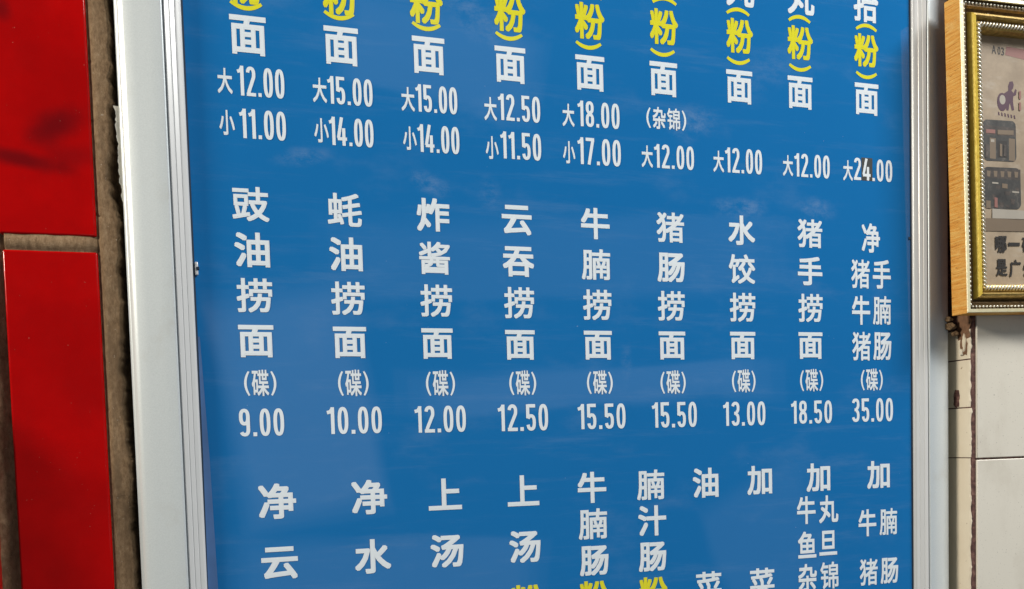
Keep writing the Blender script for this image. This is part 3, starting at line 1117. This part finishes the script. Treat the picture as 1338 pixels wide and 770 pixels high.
# small photographs of shop fronts
print_poly('photo_print', rrect(PL(1284, 156), PL(1328, 212), 0.004), M_PHOTO)
print_poly('photo_detail', [PL(1286, 163), PL(1327, 168), PL(1327, 179), PL(1286, 176)], M_PHOTO2)
print_poly('photo_detail', [PL(1293, 180), PL(1301, 181), PL(1301, 208), PL(1293, 207)], M_TAN)
print_poly('photo_detail', [PL(1294.5, 182), PL(1299, 182.5), PL(1299, 186), PL(1294.5, 185.5)], M_PALE)
print_poly('photo_detail', [PL(1318, 181), PL(1326, 182), PL(1326, 211), PL(1318, 210)], M_TAN)
print_poly('photo_detail', [PL(1303, 184), PL(1316, 185), PL(1316, 207), PL(1303, 206)], M_INK)
print_poly('photo_print', rrect(PL(1284, 218), PL(1334, 274), 0.0045), M_PHOTO)
print_poly('photo_detail', [PL(1286, 219.5), PL(1333, 222), PL(1333, 236), PL(1286, 232)], M_PHOTO2)
for k in range(5):
    cx_ = 1289 + 9 * k
    print_poly('photo_detail', [PL(cx_, 223 + .4 * k), PL(cx_ + 5, 223.5 + .4 * k), PL(cx_ + 4.4, 231 + .4 * k), PL(cx_ + 0.8, 230.6 + .4 * k)], M_TAN)
for (cx_, cy_, ww, hh) in ((1300, 242, 7, 5), (1296, 254, 5, 8), (1312, 250, 8, 6), (1305, 264, 7, 7), (1320, 260, 6, 8), (1327, 245, 5, 6), (1314, 268, 5, 4)):
    print_poly('photo_detail', [PL(cx_, cy_), PL(cx_ + ww, cy_ + 1), PL(cx_ + ww - 1, cy_ + hh), PL(cx_ + 1, cy_ + hh - 1)], M_PHOTO2)
for (a_, b_, c_, d_, m_) in ((1288, 169, 1300, 174, M_PINK), (1303, 170, 1324, 176, M_TAN), (1287, 188, 1291.5, 206, M_PHOTO2), (1306, 188, 1309, 204, M_TAN), (1311, 189, 1314.5, 204, M_PHOTO2),
                             (1296, 238, 1304, 240, M_PALE), (1309, 240, 1316, 246, M_TAN), (1288, 262, 1294, 272, M_TAN), (1322, 250, 1331, 252, M_PALE), (1299, 258, 1303, 271, M_PINK)):
    print_poly('photo_detail', [PL(a_, b_), PL(c_, b_ + 0.8), PL(c_, d_ + 0.8), PL(a_, d_)], m_)
print_poly('tan_band', [PL(1284, 285), PL(1345, 288), PL(1345, 303), PL(1284, 302)], M_TAN)
print_poly('pale_band', [PL(1296, 273), PL(1345, 276), PL(1345, 287), PL(1296, 285.5)], M_PALE)
print_text('slogan', [('哪', 1307.5, 319.5, 15, 22), ('一', 1324.5, 319.5, 15, 4.4), ('碗', 1343.0, 320, 16, 21)], M_INK, 0.03)
print_text('slogan', [('是', 1308.4, 350, 14.5, 22.5), ('广', 1326, 351, 15, 23), ('州', 1343.5, 351, 14, 21)], M_INK, 0.03)
# side column of tiny lettering
for k in range(2):
    print_poly('side_text', [PL(1331, 119 + k * 15), PL(1333.5, 119.5 + k * 15), PL(1333.5, 130 + k * 15), PL(1331, 129.5 + k * 15)], M_PINK)

# crumpled plastic sheet tucked above the frame
vv, ff = [], []
s0 = P(1262, 6, Y_W - 0.004)
nxp, nzp = 60, 24
for j in range(nzp + 1):
    for i in range(nxp + 1):
        x = s0.x + i / nxp * 0.16
        z = s0.z - 0.014 + j / nzp * 0.07 - 0.004 * (i / nxp) + 0.004 * fbm(x, 3, 60, 3) * (1 - j / nzp)
        y = Y_W - 0.005 - 0.006 * abs(fbm(x, z, 55, 3)) - 0.004 * (1 - j / nzp)
        vv.append((x, y, z))
for j in range(nzp):
    for i in range(nxp):
        k = j * (nxp + 1) + i
        ff.append((k, k + 1, k + nxp + 2, k + nxp + 1))
sheet = mesh_obj('plastic_sheet', vv, ff, M_FILM)
sd = sheet.modifiers.new('thickness', 'SOLIDIFY'); sd.thickness = 0.0004
tag(sheet, 'crumpled grey plastic sheet on the wall above the gilt picture frame', 'plastic sheet')

# crumbs of old cement caught under the frame's corner
for (px, py, r, sd_) in ((1241, 427, 0.0042, 1), (1247, 436, 0.0030, 5), (1239, 418, 0.0030, 9)):
    bm = bmesh.new(); bmesh.ops.create_icosphere(bm, subdivisions=3, radius=r)
    for v in bm.verts:
        v.co = v.co * (1 + 0.5 * noise.noise(v.co * 400 + Vector((sd_, 0, 0))))
        v.co.z *= 0.7
    c0 = P(px, py, -0.003)
    o = bm_obj('cement_lump', bm, M_MORTAR, wall_w, False)
    o.matrix_parent_inverse = Matrix.Translation(wall_off)
    o.location = c0
# broken patch showing brown body on the edge
def patch(name, cpx, cpy, ry, rz, mat, lift, seed):
    """irregular thin scab on the wall's end face, facing the board"""
    r = ray(cpx, cpy)
    t = XE / r.x
    cy, cz = -DIST + r.y * t, r.z * t
    ring = []
    n = 22
    for i in range(n):
        a = 2 * math.pi * i / n
        k = 1 + 0.45 * noise.noise(Vector((math.cos(a) * 2.2, math.sin(a) * 2.2, seed)))
        ring.append((cy + ry * k * math.cos(a), cz + rz * k * math.sin(a)))
    v = [(XE - lift * 0.3, y, z) for y, z in ring] + [(XE - lift, cy + (y - cy) * 0.8, cz + (z - cz) * 0.85) for y, z in ring]
    v.append((XE - lift * 1.15, cy, cz))
    f = [(i, (i + 1) % n, n + (i + 1) % n, n + i) for i in range(n)] + [(n + i, n + (i + 1) % n, 2 * n) for i in range(n)]
    return under_wall(mesh_obj(name, v, f, mat))


M_SCAR = plain('brown_bare_patch', (0.19, 0.10, 0.055), 0.85, var=0.6, scale=350)
patch('chipped_spot', 1259, 428, 0.0075, 0.012, M_SCAR, 0.0006, 1.2)
patch('chipped_spot', 1259, 450, 0.0042, 0.010, M_SCAR, 0.0007, 4.7)
patch('chipped_spot', 1250, 521, 0.0034, 0.0075, M_RUST, 0.0006, 9.1)
patch('loose_flake', 1261, 448, 0.0016, 0.0070, M_CREAM, 0.0016, 6.3)
patch('loose_flake', 1257, 460, 0.0018, 0.0028, M_FLAKE, 0.0016, 2.3)
